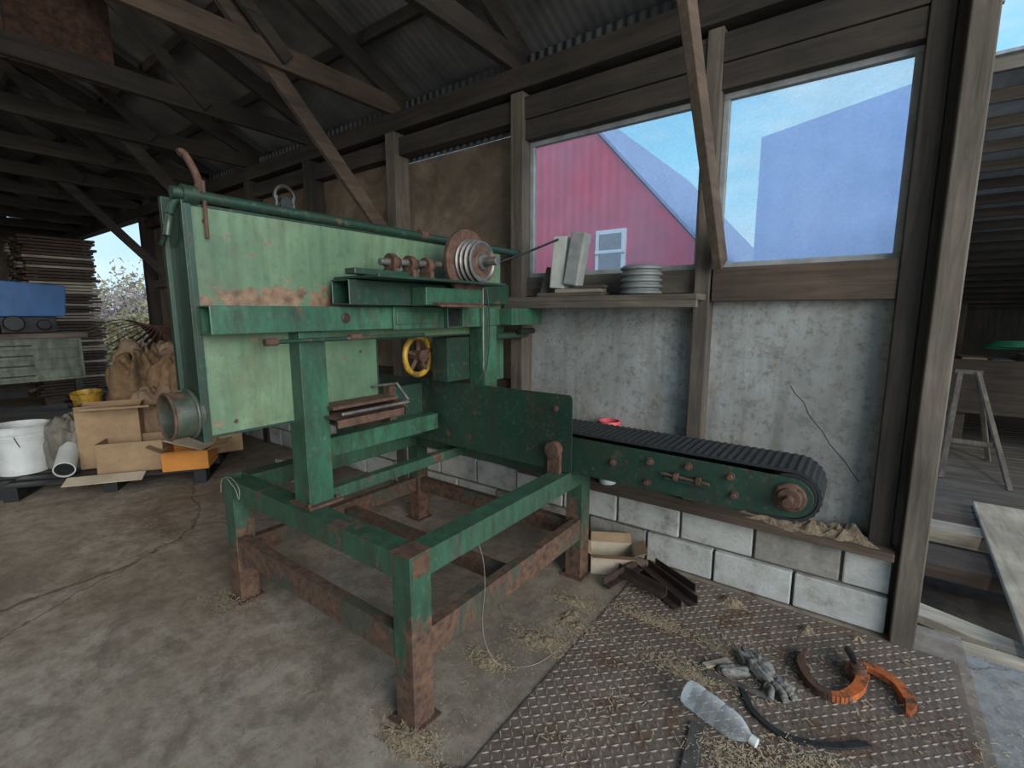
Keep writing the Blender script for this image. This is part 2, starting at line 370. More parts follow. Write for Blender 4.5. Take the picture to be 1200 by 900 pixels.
for k,X in enumerate(TX):
    b=B('truss_%d'%(k+1),[W_DK[1],W_BR[1]],e,.004 if k<5 else 0)
    mi=0
    b.box((X-.025,-6.8,3.145),(X+.025,2.88,3.29),1 if k in(2,) else 0)
    b.beam((X,3.15,rz(3.15)-.18),(X,RID,rz(RID)-.18),.05,.14,mi); b.beam((X,-6.75,rz(3.15)-.18),(X,RID,rz(RID)-.18),.05,.14,mi)
    for ya,yb in ((1.9,.9),(-.2,.9),(-.2,-1.8),(-5.5,-4.5),(-3.4,-4.5),(-3.4,-1.8)):
        yy=yb if yb>RID else 2*RID-yb
        b.beam((X+.04,ya,3.2),(X+.04,yb,rz(yy)-.2),.04,.09,mi)
    b.done()
e=empty('knee_braces')
for k,(X,y0,z0,X1_,y1,z1) in enumerate([(-.655,2.77,1.80,-.71,1.93,3.12),(-3.30,2.70,2.20,-3.33,1.55,3.45),(-5.8,2.7,2.1,-5.8,1.6,3.3),(-8.2,2.7,2.1,-8.2,1.6,3.3)]):
    b=B('brace_%d'%(k+1),W_BR[1] if k<2 else W_DK[1],e,.004); b.beam((X,y0,z0),(X1_,y1,z1),.045,.11); b.done()
b=B('hanging_rusty_sheet',RUST,bevel=.002); b.box((-5.0,.85,3.30),(-4.97,1.45,3.95)); b.box((-4.99,.60,3.30),(-4.975,.84,3.75)); b.done()

# ------------------------------------------------------------------ EXTERIOR
e=empty('red_barn')
b=B('gable_end',REDBARN,e,0)
b.prism([(-8.7,9,-.36),(-2.25,9,-.36),(-2.25,9,2.45),(-5.5,9,6.05),(-8.7,9,2.45)],(0,9,0)); b.done()
b=B('roof_edge',BARNROOF,e,0)
b.beam((-2.12,13.5,2.38),(-5.5,13.5,6.12),9.1,.05); b.beam((-8.83,13.5,2.38),(-5.5,13.5,6.12),9.1,.05); b.done()
b=B('barn_window',[WHITE,DKSTEEL,GREYBRICK],e,0)
b.box((-4.5,8.94,2.3),(-3.87,9,3.15),0); b.box((-4.42,8.92,2.38),(-3.95,8.95,3.07),2); b.box((-4.5,8.91,2.70),(-3.87,8.94,2.76),0); b.done()
b=B('pale_building',PALEBLD,bevel=0)
b.prism([(-1.26,7,-.36),(.44,7,-.36),(.44,7,4.02),(-1.26,7,3.72)],(0,3,0)); b.done()
e=empty('lean_to_shed')
b=B('shed_roof',[SHEDROOF,W_DK[0],W_MD[0]],e,0)
def az(y): return 3.17-(y-4.5)*.2
b.prism([(.5,4.5,az(4.5)),(.5,12,az(12)),(.5,12,az(12)+.02),(.5,4.5,az(4.5)+.02)],(9,0,0),0)
for i in range(20):
    y=4.52+i*.38; b.box((.5,y,az(y)-.09),(9.5,y+.04,az(y)-.005),2 if i<5 else 1)
b.done()
b=B('shed_walls',[W_DK[2],W_BR[2]],e,0)
b.box((.46,7.0,-.36),(.5,12,2.6),0); b.box((.5,12,-.36),(9.5,12.05,2.0),0); b.box((1.3,11.5,0),(1.4,11.6,2),1)
for X in (2.2,4.4,6.6): b.box((X,9,0),(X+.12,9.12,2.25),0)
b.done()
b=B('shed_floor',W_MD[0],e,.003)
for i in range(46): b.box((.33,5.02+i*.15,-.10),(9.5,5.16+i*.15,-.05+random.uniform(-.004,.004)))
b.done()
b=B('threshold_planks',[W_MD[0],W_BR[0],W_LT[0]],bevel=.005)
b.box((.32,2.86,-.12),(3,2.97,-.01),2)
b.beam((.25,3.27,-.06),(1.2,3.0,-.10),.14,.05,2,up=(0,0,1))
b.box((.30,3.95,-.16),(3,4.3,-.06),1); b.box((.30,4.55,-.14),(3,4.75,-.03),2); b.box((.3,4.8,-.14),(3,4.98,-.05),1)
b.done()
b=B('loading_board',W_LT[1],bevel=.006)
b.prism([(.72,2.93,.0),(1.02,2.93,.0),(1.14,5.3,-.03),(.84,5.3,-.03)],(0,0,.035)); b.done()
b=B('pit_ground',plain('dark_pit_soil',(34,30,26),(72,64,54),9,.98,0,.8),bevel=0); b.box((.22,2.98,-.355),(5,4.99,-.33)); b.done()
e=empty('wooden_bin')
b=B('bin_box',W_BR[0],e,.004); b.box((.9,8.0,.32),(4,8.05,.98)); b.box((.9,8.9,.32),(4,8.95,.98)); b.box((.9,8.05,.32),(.95,8.9,.98)); b.box((.95,8.05,.32),(4,8.9,.37)); b.box((1.0,8.1,-.05),(1.1,8.2,.32)); b.box((3.5,8.1,-.05),(3.6,8.2,.32)); b.box((1.0,8.7,-.05),(1.1,8.8,.32));b.done()
b=B('bin_contents',[CARD,GREYBRICK,W_LT[0]],e,.004)
for i in range(10):
    x=1.0+i*.28; b.box((x,8.1,.37),(x+random.uniform(.15,.26),8.6,1.0+random.uniform(-.05,.13)),i%3)
b.done()
b=B('green_hose_coil',plain('green_hose',(40,110,78),(60,140,96),9,.5),bevel=0,smooth=True)
for i in range(4): b.torus((1.5,8.35,1.12+.02*i),(0,.1,1),.3-.02*i,.012)
b.done()
b=B('folding_trestle',[W_MD[2]],bevel=.003)
b.beam((.72,6.1,-.05),(.82,6.6,.95),.04,.03,0); b.beam((1.18,6.0,-.05),(.95,6.6,.95),.04,.03,0)
b.beam((.80,7.1,-.05),(.82,6.6,.95),.04,.03,0); b.beam((1.2,7.1,-.05),(.95,6.6,.95),.04,.03,0); b.beam((.75,6.28,.3),(1.08,6.25,.3),.03,.04,0);b.beam((.78,6.64,.95),(.99,6.62,.95),.05,.04,0); b.done()
def shrub(name,c,R,n,mat):
    b=B(name,mat,bevel=0)
    for i in range(n):
        th=random.uniform(0,2*PI); ph=math.acos(random.uniform(-.2,1)); r=R*random.uniform(.5,1)*(1+.25*math.sin(5*th)*math.cos(3*ph))
        p=Vector(c)+Vector((r*1.6*math.sin(ph)*math.cos(th),r*math.sin(ph)*math.sin(th),r*1.3*math.cos(ph)))
        s=random.uniform(.06,.16); a=[Vector((random.uniform(-s,s),random.uniform(-s,s),random.uniform(-s,s))) for _ in range(3)]
        b.face([b.bm.verts.new(p+q) for q in a])
    return b.done()
shrub('hedge_shrub',(-17.5,5.3,-.1),1.4,5000,LEAF); shrub('hedge_shrub.001',(-22,6.2,.0),2.0,6000,LEAF2); shrub('hedge_shrub.002',(-28,8.0,.2),2.6,6000,LEAF)
shrub('hedge_shrub.003',(-14.5,5.0,-.2),1.1,4000,LEAF2)

# ------------------------------------------------------------------ THE MACHINE
M=empty('green_debarking_machine')
b=B('base_frame',[GREENBASE,RUSTY_RAIL,RUST],M,.004)
X0,X1,Y0,Y1=-2.63,-1.27,1.10,2.38; s=.1; H=.69
for X in (X0,X1):
    for Y in (Y0,Y1):
        b.beam((X,Y,.008),(X,Y,H-.002),s,s,0,hollow=.006); b.box((X-.08,Y-.07,0),(X+.07,Y+.07,.008),2)
b.beam((X0+.05,Y0,H-.05),(X1-.05,Y0,H-.05),s,s,0,hollow=.006); b.beam((X0+.05,Y1,H-.05),(X1-.05,Y1,H-.05),s,s,0,hollow=.006)
b.beam((X1,Y0+.05,H-.05),(X1,Y1-.05,H-.05),s,s,0,hollow=.006); b.beam((X0,Y0+.05,H-.05),(X0,Y1-.05,H-.05),s,s,0,hollow=.006)
b.beam((X0+.05,Y0-.02,.31),(X1-.05,Y0-.02,.31),.05,.12,1); b.beam((X1+.02,Y0+.05,.31),(X1+.02,Y1-.05,.31),.05,.12,1)
b.beam((X0+.05,Y1,.28),(X1-.05,Y1,.28),.05,.1,1); b.beam((X0,Y0+.05,.28),(X0,Y1-.05,.28),.05,.1,1)
b.beam((-2.15,Y0+.05,H-.06),(-2.15,Y1-.05,H-.06),.06,.06,0)
b.beam((X0+.05,1.75,.27),(X1-.05,1.75,.27),.07,.07,1)
b.box((X1-.052,Y0-.052,H-.001),(X1+.052,Y0+.052,H+.003),2); b.box((X1+.050,Y0-.040,H-.085),(X1+.0525,Y0+.044,H-.008),2)
b.done()
b=B('columns',[GREEN,RUST],M,.004)
for X,Y in ((-1.97,1.15),(-1.93,2.32)):
    b.beam((X,Y,.70),(X,Y,1.468),.12,.12,0); b.box((X-.08,Y-.08,.69),(X+.09,Y+.09,.702),1)
    for q in (-.07,.07): b.bolt((X+.075,Y+q,.702),(0,0,1),.009,.012,1)
b.box((-1.985,2.2,.70),(-1.87,2.27,.80),0)
b.done()
b=B('main_tube',[GREEN,RUST,DKSTEEL],M,.004)
b.beam((-1.935,.745,1.522),(-1.935,2.76,1.522),.11,.105,0,hollow=.006)
b.box((-1.885,1.56,1.465),(-1.866,2.30,1.578),0)
b.box((-1.866,1.575,1.49),(-1.860,1.86,1.555),0)
b.beam((-1.90,1.97,1.522),(-1.835,1.97,1.522),.13,.115,0,hollow=.008); b.box((-1.87,1.91,1.47),(-1.86,2.03,1.57),2)  # dark inset plate stands in for shade inside the tube end
b.cyl((-1.885,1.30,1.525),(-1.874,1.30,1.525),.024,seg=20,mi=1,hollow=.006); b.cyl((-1.885,1.30,1.525),(-1.876,1.30,1.525),.018,seg=20,mi=2)
b.box((-1.88,2.42,1.47),(-1.78,2.76,1.575),0)
b.cyl((-1.85,2.6,1.425),(-1.85,2.76,1.425),.02,seg=16,mi=2)
b.done()
b=B('hood',[GREEN_PANEL,DKGREEN,GREEN,RUST],M,.003)
hx0,hx1=-2.135,-1.992
t=.006
b.prism([(hx1,.74,1.08),(hx1,1.55,1.08),(hx1,1.55,1.42),(hx1,2.58,1.42),(hx1,2.58,1.93),(hx1,.74,1.93)],(-t,0,0),0)
b.prism([(hx0,.74,1.08),(hx0,1.55,1.08),(hx0,1.55,1.42),(hx0,2.58,1.42),(hx0,2.58,1.93),(hx0,.74,1.93)],(t,0,0),1)
b.box((hx0,.725,1.06),(hx1+.012,.737,1.95),1)
b.box((hx0,.737,1.93),(hx1+.004,2.58,1.938),1); b.box((hx0,2.575,1.42),(hx1,2.585,1.93),1)
b.box((hx0,.74,1.07),(hx1,1.55,1.08),1); b.box((hx0,1.545,1.08),(hx1,1.555,1.42),1); b.box((hx0,1.55,1.412),(hx1,2.58,1.42),1)
b.box((hx1-.002,.737,1.06),(hx1+.012,.755,1.95),1)
b.box((hx0-.006,.71,1.25),(hx0+.02,.75,1.97),1)
b.box((-2.12,2.06,1.135),(-1.995,2.40,1.40),1)
b.box((-2.0,2.44,1.10),(-1.985,2.60,1.45),2)
for (y,z) in ((.85,1.12),(1.5,1.12),(.80,1.88),(2.5,1.86),(1.45,1.36)): b.bolt((hx1,y,z),(1,0,0),.006,.006,3)
b.cyl((hx1-.001,1.45,1.70),(hx1+.004,1.45,1.70),.008,seg=12,mi=3)
b.done()
b=B('outlet_pipe',[PIPEG,DKSTEEL,RUST],M,.002,True)
b.cyl((-2.06,.64,1.165),(-2.06,.74,1.165),.088,seg=40,mi=0,hollow=.008); b.cyl((-2.06,.685,1.165),(-2.06,.69,1.165),.080,seg=40,mi=1)  # dark disc in the bore stands in for shade inside the pipe
b.torus((-2.06,.64,1.165),(0,1,0),.086,.006,mi=2); b.torus((-2.06,.715,1.165),(0,1,0),.09,.007,mi=0); b.done()
b=B('top_pipe',[DKGREEN,RUST,DKSTEEL],M,.0,True)
b.cyl((-1.985,.70,1.965),(-1.985,2.80,1.95),.021,seg=20); b.cyl((-1.985,.73,1.965),(-1.985,.78,1.965),.032,seg=20,mi=0)
b.cyl((-1.985,1.85,1.965),(-1.985,1.9,1.965),.027,seg=20,mi=1)
b.path(spl([(-1.985,.78,1.965),(-1.985,.79,2.01),(-1.985,.78,2.05),(-1.985,.76,2.09),(-1.985,.745,2.105),(-1.985,.735,2.10)]),.013,10,1)
b.path(spl([(-1.985,.74,1.965),(-2.01,.71,1.93),(-2.03,.70,1.87),(-2.03,.69,1.82)]),.014,10,0)
b.path([(-2.03,.69,1.84),(-2.08,.69,1.80),(-2.12,.70,1.80)],.010,8,0)
b.path([(-1.975,.80,2.02),(-1.975,.80,1.82)],.007,8,1)
b.torus((-2.02,1.13,2.03),(1,0,0),.042,.009,28,8,2); b.path([(-2.02,1.09,1.95),(-2.02,1.095,2.03)],.010,8,2); b.path([(-2.02,1.17,1.95),(-2.02,1.165,2.03)],.010,8,2)
b.box((-2.04,1.06,1.938),(-2.0,1.20,1.95),1); b.cyl((-2.035,1.13,2.0),(-2.005,1.13,2.0),.028,seg=20,mi=2)
b.done()
b=B('control_rods',[RUST,DKSTEEL,DKGREEN,STEEL],M,0,True)
b.cyl((-1.86,.93,1.435),(-1.86,1.75,1.435),.009,seg=12,mi=2); b.cyl((-1.86,.92,1.435),(-1.86,.97,1.435),.015,seg=12,mi=0)
b.cyl((-1.86,1.3,1.44),(-1.86,1.36,1.44),.014,seg=12,mi=0)
b.cyl((-1.84,2.21,1.2),(-1.84,2.21,1.80),.006,seg=8,mi=3); b.path(spl([(-1.84,2.24,1.75),(-1.83,2.26,1.5),(-1.84,2.25,1.25),(-1.86,2.2,1.15)]),.004,6,1)
b.path([(-1.74,2.12,1.80),(-1.66,2.40,1.90),(-1.60,2.66,2.0)],.007,8,1)
b.cyl((-1.9,2.40,1.4),(-1.9,2.75,1.4),.022,seg=14,mi=2)
b.done()
b=B('drive_bracket',[GREEN,DKGREEN,RUST,RUSTDK],M,.003)
b.box((-1.96,1.30,1.695),(-1.64,2.18,1.708),1); b.beam((-1.87,1.27,1.637),(-1.87,2.10,1.637),.13,.11,1,hollow=.007)
b.prism([(-1.80,1.62,1.58),(-1.70,1.62,1.585),(-1.70,1.62,1.67),(-1.80,1.62,1.67)],(0,.42,0),0)
b.prism([(-1.70,1.66,1.585),(-1.64,1.66,1.575),(-1.64,1.66,1.585),(-1.70,1.66,1.60)],(0,.34,0),2)
b.box((-1.80,1.25,1.71),(-1.73,1.55,1.735),1); b.box((-1.85,1.98,1.71),(-1.76,2.12,1.90),1)
b.box((-1.97,2.2,1.60),(-1.90,2.55,1.72),1)
b.done()
b=B('drive_shaft',[STEEL,RUST,RUSTDK],M,.0015,True)
b.cyl((-1.78,1.42,1.775),(-1.78,2.02,1.80),.016,seg=18)
for y in (1.47,1.58,1.69):
    b.cyl((-1.78,y,1.777),(-1.78,y+.03,1.777),.04,seg=22,mi=1); b.cyl((-1.78,y+.03,1.777),(-1.78,y+.055,1.777),.028,seg=22,mi=2); b.box((-1.82,y+.002,1.708),(-1.74,y+.028,1.75),1)
b.cyl((-1.80,1.97,1.81),(-1.54,1.97,1.81),.022,seg=18,mi=0)
b.done()
b=B('grooved_pulley',[RUST,STEEL,DKSTEEL],M,0,True)
c0=(-1.76,1.97,1.81); c1=(-1.5,1.97,1.81)
b.lathe(c0,c1,[(0,.03),(0,.165),(.004,.172),(.026,.172),(.030,.165),(.030,.12),(.034,.115),(.034,.05)],48,0)
b.lathe(c0,c1,[(.030,.10),(.034,.120),(.042,.122),(.05,.106),(.056,.106),(.064,.118),(.068,.118),(.076,.100),(.082,.100),(.09,.112),(.095,.112),(.103,.094),(.109,.094),(.116,.105),(.122,.105),(.124,.095),(.118,.085),(.118,.045),(.134,.042),(.134,.022),(.145,.02),(.145,.0)],48,1)
b.lathe(c0,c1,[(.1185,.080),(.120,.075),(.120,.055),(.1185,.05)],48,0)
b.done()
b=B('flywheel',[YELLOW,RUST,DKSTEEL],M,0,True)
fc=(-2.17,1.99,1.29)
b.torus(fc,(1,.1,0),.115,.018,40,10,0); b.cyl((fc[0]-.05,fc[1],fc[2]),(fc[0]+.05,fc[1],fc[2]),.035,seg=20,mi=1)
for i in range(5):
    a=i*2*PI/5+.3; b.path([fc,(fc[0],fc[1]+.105*math.cos(a),fc[2]+.105*math.sin(a))],.013,8,1)
b.done()
b=B('rusty_tray',[RUST,STEEL,DKSTEEL],M,.002)
b.box((-1.99,1.18,1.085),(-1.80,1.56,1.093),0); b.box((-1.81,1.18,1.05),(-1.80,1.56,1.093),0); b.box((-1.99,1.55,1.05),(-1.80,1.56,1.12),0)
b.box((-1.985,1.2,1.12),(-1.86,1.56,1.135),0); b.path([(-1.80,1.2,1.11),(-1.80,1.58,1.11)],.008,8,1); b.path([(-1.98,1.50,1.18),(-1.86,1.56,1.20),(-1.80,1.58,1.12)],.007,8,1)
b.box((-1.97,1.56,1.0),(-1.92,1.60,1.18),0); b.done()
b=B('under_hood_structure',[DKGREEN,DKSTEEL,GREEN],M,.003)
b.box((-2.3,1.9,.76),(-2.28,2.12,1.1),0); b.box((-2.62,1.3,.98),(-2.56,2.1,1.05),0); b.beam((-2.20,1.2,.86),(-2.20,2.14,.86),.07,.10,2); b.box((-2.62,1.7,.70),(-2.54,1.78,1.3),0)
b.beam((-2.15,1.3,.70),(-2.15,1.3,1.07),.07,.05,0)
b.done()
C=empty('belt_conveyor')
b=B('guard_plates',[DKGREEN,RUST],C,.002)
def gp(y,x1=-1.20,zt=1.12): b.prism([(-2.76,y,.715),(x1-.015,y,.695),(x1,y,.71),(x1,y,zt-.02),(x1-.015,y,zt),(-2.76,y,zt)],(0,.006,0),0)
gp(2.165); gp(2.50,-1.6,.95)
for p in ((-2.3,2.165,.86),(-1.30,2.165,1.04),(-1.28,2.165,.76)): b.bolt(p,(0,-1,0),.012,.012,1)
b.done()
b=B('side_frames',[DKGREEN,RUST],C,.002)
def sp(y):
    pts=[(-2.74,y,.695),(-.40,y,.695)]
    for i in range(9):
        a=-PI/2+PI*i/8; pts.append((-.19+.085*math.cos(a),y,.795+.085*math.sin(a)))
    pts+=[(-.40,y,.885),(-2.74,y,.905)]
    b.prism(pts,(0,.008,0),0)
sp(2.185); sp(2.475)
for X in (-2.5,-1.9,-1.3,-.9): b.box((X,2.193,.72),(X+.05,2.475,.76),0)
for p in ((-.78,2.185,.84),(-.79,2.185,.735),(-.60,2.185,.85),(-.42,2.185,.84),(-.40,2.185,.76),(-.97,2.185,.80)): b.bolt(p,(0,-1,0),.013,.018,1)
b.box((-.70,2.165,.77),(-.50,2.185,.785),0); b.cyl((-.72,2.165,.80),(-.50,2.165,.79),.007,seg=10,mi=1); b.box((-.66,2.155,.78),(-.64,2.185,.81),1); b.box((-.56,2.155,.78),(-.54,2.185,.81),1)
b.done()
b=B('belt',[BLACKRUB],C,0)
def bp():
    P=[]; xl=-2.7; xr=-.19; zt=.93; r=.108; zc=.800
    N=150
    for i in range(N): x=xl+(xr-xl)*i/N; P.append((x,.93+(zc+r-.93)*i/N,0,1))
    for i in range(24): a=PI/2-PI*i/24; P.append((xr+r*math.cos(a),zc+r*math.sin(a),math.cos(a),math.sin(a)))
    for i in range(60): P.append((xr+(xl-xr)*i/60,zc-r+ .02*i/60,0,-1))
    return P
P=bp(); prev=None
for i,(x,z,nx,nz) in enumerate(P):
    h=.006 if i%2 else 0
    r=[b.bm.verts.new((x+nx*h,2.20,z+nz*h)),b.bm.verts.new((x+nx*h,2.468,z+nz*h)),b.bm.verts.new((x-nx*.010,2.468,z-nz*.010)),b.bm.verts.new((x-nx*.010,2.20,z-nz*.010))]
    if prev:
        for k in range(4): b.face([prev[k],prev[(k+1)%4],r[(k+1)%4],r[k]])
    else: b.face(r)
    prev=r
b.face(prev[::-1]); b.done()
b=B('end_roller',[DKSTEEL,RUST,STEEL],C,.001,True)
b.cyl((-.19,2.20,.80),(-.19,2.468,.80),.095,seg=32,mi=0); b.lathe((-.19,2.185,.80),(-.19,2.0,.80),[(0,.06),(.008,.062),(.016,.056),(.018,.045),(.03,.042),(.032,.026),(.032,.018),(.085,.018),(.087,.0)],28,1)
b.cyl((-.19,2.10,.80),(-.19,2.185,.80),.014,seg=16,mi=2)
for a in (0.8,2.4,4,5.5): b.bolt((-.19+.052*math.cos(a),2.178,.80+.052*math.sin(a)),(0,-1,0),.008,.01,1)
b.done()
b=B('rusty_clamp',[RUST],C,.003)
b.box((-1.335,2.135,.655),(-1.255,2.160,.83),0); b.cyl((-1.295,2.115,.82),(-1.295,2.16,.82),.045,seg=20); b.box((-1.335,2.135,.655),(-1.255,2.33,.69)); b.cyl((-1.335,2.14,.655),(-1.255,2.14,.655),.028,seg=16)
b.done()

# ------------------------------------------------------------------ TREAD PLATE
b=B('diamond_tread_plate',[TREAD,TREADTOP],bevel=0)
px0,px1,py0,py1=-.97,.46,.55,2.72
b.box((px0,py0,0),(px1,py1,.008))
sp_=.030; nx=int((px1-px0)/sp_); ny=int((py1-py0)/sp_)
for i in range(nx):
    for j in range(ny):
        x=px0+.015+i*sp_; y=py0+.015+j*sp_; a=PI/4 if (i+j)%2 else -PI/4; ca,sa=math.cos(a),math.sin(a)
        def q(u,v,z): return b.bm.verts.new((x+u*ca-v*sa,y+u*sa+v*ca,z))
        A=q(-.0158,0,.0081);Bv=q(0,-.0055,.0081);Cv=q(.0158,0,.0081);D=q(0,.0055,.0081);E=q(-.006,0,.0112);Fv=q(.006,0,.0112)
        b.face([A,Bv,E],1);b.face([Bv,Fv,E],1);b.face([Bv,Cv,Fv],1);b.face([Cv,D,Fv],1);b.face([D,E,Fv],1);b.face([D,A,E],1)
b.done()

# ------------------------------------------------------------------ SHELF AND ITEMS
b=B('wall_shelf',[W_MD[0],W_BR[0]],bevel=.004)
b.box((-1.98,2.60,1.615),(-.72,2.77,1.648),0); b.box((-1.98,2.595,1.575),(-.72,2.625,1.615),0); b.box((-1.94,2.77,1.615),(-.80,2.83,1.655),1); b.done()
b=B('wood_offcuts',[W_MD[0],W_LT[0],W_MD[1]],bevel=.003)
b.box((-1.74,2.64,1.65),(-1.28,2.76,1.672),0); b.box((-1.62,2.66,1.673),(-1.30,2.75,1.695),1); b.beam((-1.76,2.74,1.66),(-1.70,2.74,1.84),.04,.03,2,up=(0,1,0)); b.box((-1.45,2.65,1.696),(-1.27,2.70,1.712),0); b.done()
b=B('cream_wood_block',CREAM,bevel=.008)
b.beam((-1.61,2.70,1.70),(-1.585,2.705,2.02),.10,.085,up=(0,1,0)); b.done()
b=B('grey_brick',GREYBRICK,bevel=.01)
b.beam((-1.50,2.68,1.715),(-1.45,2.69,2.03),.10,.09,up=(0,1,0)); b.done()
b=B('ribbed_ring_stack',GREYRING,bevel=0,smooth=True)
pr=[]
for i in range(5): pr+= [(i*.034,.104),(i*.034+.008,.118),(i*.034+.018,.118),(i*.034+.028,.104)]
pr=[(0,.08)]+pr+[(.17,.085),(.17,.07),(0.0,.07)]
b.lathe((-1.07,2.715,1.649),(-1.07,2.715,2),pr,40); b.done()
b=B('red_rimmed_pail',[PINK,WHITEPL],bevel=0,smooth=True)
b.lathe((-1.28,2.80,.445),(-1.28,2.80,2),[(0,.0),(0,.055),(.34,.066)],28,1); b.lathe((-1.28,2.80,.445),(-1.28,2.80,2),[(.34,.067),(.36,.070),(.41,.071),(.415,.068),(.415,.062),(.02,.05)],28,0); b.done()

# ------------------------------------------------------------------ FLOOR CLUTTER (right)
def cbox(name,c,sx,sy,sz,ang,mat,flaps=True,open_=35,tilt=0,inner=None):
    b=B(name,[mat,inner or mat],bevel=.0015); T=Matrix.Translation(c)@Matrix.Rotation(ang,4,'Z')@Matrix.Rotation(tilt,4,'Y'); t=.005
    b.box((-sx/2,-sy/2,0),(sx/2,sy/2,t),0,T)
    b.box((-sx/2,-sy/2,t),(-sx/2+t,sy/2,sz),0,T); b.box((sx/2-t,-sy/2,t),(sx/2,sy/2,sz),0,T)
    b.box((-sx/2+t,-sy/2,t),(sx/2-t,-sy/2+t,sz),0,T); b.box((-sx/2+t,sy/2-t,t),(sx/2-t,sy/2,sz),0,T)
    if flaps:
        for sgn,ax in ((1,0),(-1,0),(1,1),(-1,1)):
            o=math.radians(open_+random.uniform(-25,30)); half=(sx if ax==0 else sy)/2; w=(sy if ax==0 else sx)/2-.003; L=min(sx,sy)*.45
            pts=[]
            for (k,w_) in ((0,-w),(0,w),(1,w*.97),(1,-w*.97)):
                d=half+k*L*math.cos(o); z=sz+k*L*math.sin(o)*.6
                p=(sgn*d,w_,z) if ax==0 else (w_,sgn*d,z); pts.append(T@Vector(p))
            b.prism(pts,(0,0,.004),1)
    return b.done()
cbox('cardboard_box',(-1.13,2.57,.0),.26,.18,.12,.5,CARDLT,True,40,.0,CARD)
b=B('rusty_angle_irons',RUSTDK,bevel=.002)
for (p0,p1) in (((-1.00,2.58,.02),(-.66,2.36,.02)),((-.95,2.66,.02),(-.60,2.44,.02)),((-1.05,2.46,.05),(-.74,2.38,.05)),((-.92,2.70,.02),(-.64,2.55,.02)),((-1.05,2.32,.02),(-.95,2.56,.06))):
    b.beam(p0,p1,.05,.008); d=Vector(p1)-Vector(p0)
    sd=Vector((-d.y,d.x,0)).normalized()*.022; b.beam(Vector(p0)+sd+Vector((0,0,.02)),Vector(p1)+sd+Vector((0,0,.02)),.008,.05)
b.done()
b=B('log_tongs',[ORANGE,RUST,BLACKPL],bevel=.002)
def flatarc(arc,w0,w1,hh,mi):   # flat forged bar swept along an arc
    n=len(arc)
    for i in range(n-1):
        w=w0+(w1-w0)*min(1,i/7); b.beam(arc[i],Vector(arc[i+1])+(Vector(arc[i+1])-Vector(arc[i]))*.12,w,hh,mi)
flatarc(spl([(.26,2.20,.032),(.27,2.28,.032),(.22,2.37,.036),(.13,2.40,.042),(.08,2.34,.046)],7),.018,.044,.026,0)
arc=spl([(-.09,2.38,.030),(-.10,2.27,.030),(-.04,2.15,.034),(.04,2.13,.038),(.10,2.22,.040),(.12,2.33,.046)],7)
flatarc(arc[:20],.014,.036,.026,1); flatarc(arc[19:],.036,.044,.026,0)
b.cyl((.10,2.32,.01),(.10,2.32,.085),.03,seg=20,mi=1); b.bolt((.10,2.32,.085),(0,0,1),.014,.012,1)
b.path(spl([(.10,2.32,.06),(.08,2.40,.06),(.06,2.47,.05)]),.014,10,2); b.done()
def lump(name,mat,c,dim,seed,amp=.35,freq=3,subd=5,folds=9,ang=0,lean=(0,0)):
    """slumped sack / crumpled cloth: rounded block with soft creases and a gathered top"""
    me=bpy.data.meshes.new(name); bm=bmesh.new(); bmesh.ops.create_icosphere(bm,subdivisions=subd,radius=1)
    for v in bm.verts:
        co=v.co.copy(); m=max(abs(co.x),abs(co.y),abs(co.z)); co=co.lerp(co/m*.85,.45)
        th=math.atan2(co.y,co.x)
        w=noise.noise(v.co*1.1+Vector((seed,0,seed)))*4
        top=max(0,co.z)
        fold=math.sin(folds*th+w)*(.03+.09*top)
        rid=(1-abs(noise.noise(v.co*freq+Vector((seed*2,0,seed))))*2.2)
        cr=-max(0,rid-.55)*amp*.35
        co*=1+fold+cr+noise.noise(v.co*1.2+Vector((seed,seed,0)))*.22
        if co.z<-.5: co.z=-.5
        h=co.z+.5
        v.co=Vector((co.x*dim[0]+lean[0]*h,co.y*dim[1]+lean[1]*h,h*dim[2]))
    bmesh.ops.transform(bm,matrix=Matrix.Translation(c)@Matrix.Rotation(ang,4,'Z'),verts=bm.verts)
    bm.to_mesh(me); bm.free(); me.materials.append(mat); o=bpy.data.objects.new(name,me); bpy.context.collection.objects.link(o)
    for f in me.polygons: f.use_smooth=True
    return o
e=empty('dirty_work_gloves')
o=lump('glove_palm',RAG,(-.25,2.14,.010),(.105,.045,.036),4.4,.9,3.2,5,7,-.62); o.parent=e
o=lump('second_glove',RAG,(-.33,2.06,.010),(.07,.03,.022),6.1,.9,3.2,4,5,.5); o.parent=e
b=B('glove_fingers',RAG,e,0,True)
for (dx,dy,L,bend) in ((.02,.03,.075,.3),(.03,.005,.09,.05),(.02,-.02,.085,-.2),(-.005,-.04,.06,-.45)):
    p=Vector((-.20+dx,2.085+dy,.030)); d=Vector((.78,-.60,0)).normalized(); s_=Vector((.6,.78,0))*bend*.06
    pp=spl([p,p+d*L*.5+Vector((0,0,.004)),p+d*L*.85+s_+Vector((0,0,-.004)),p+d*L+s_*1.3+Vector((0,0,-.010))],5); b.path(pp,.013,12,0,[.014+.002*math.sin(i*2.3) for i in range(len(pp)-1)]+[.007])
o=b.done()
tx=bpy.data.textures.new('rag_noise','CLOUDS'); tx.noise_scale=.03; m=o.modifiers.new('sub','SUBSURF'); m.levels=1; m.render_levels=1; m=o.modifiers.new('disp','DISPLACE'); m.texture=tx; m.strength=.010; m.mid_level=.5; m.texture_coords='GLOBAL'
e=empty('clear_plastic_bottle')
b=B('bottle_body',CLEARPL,e,0,True)
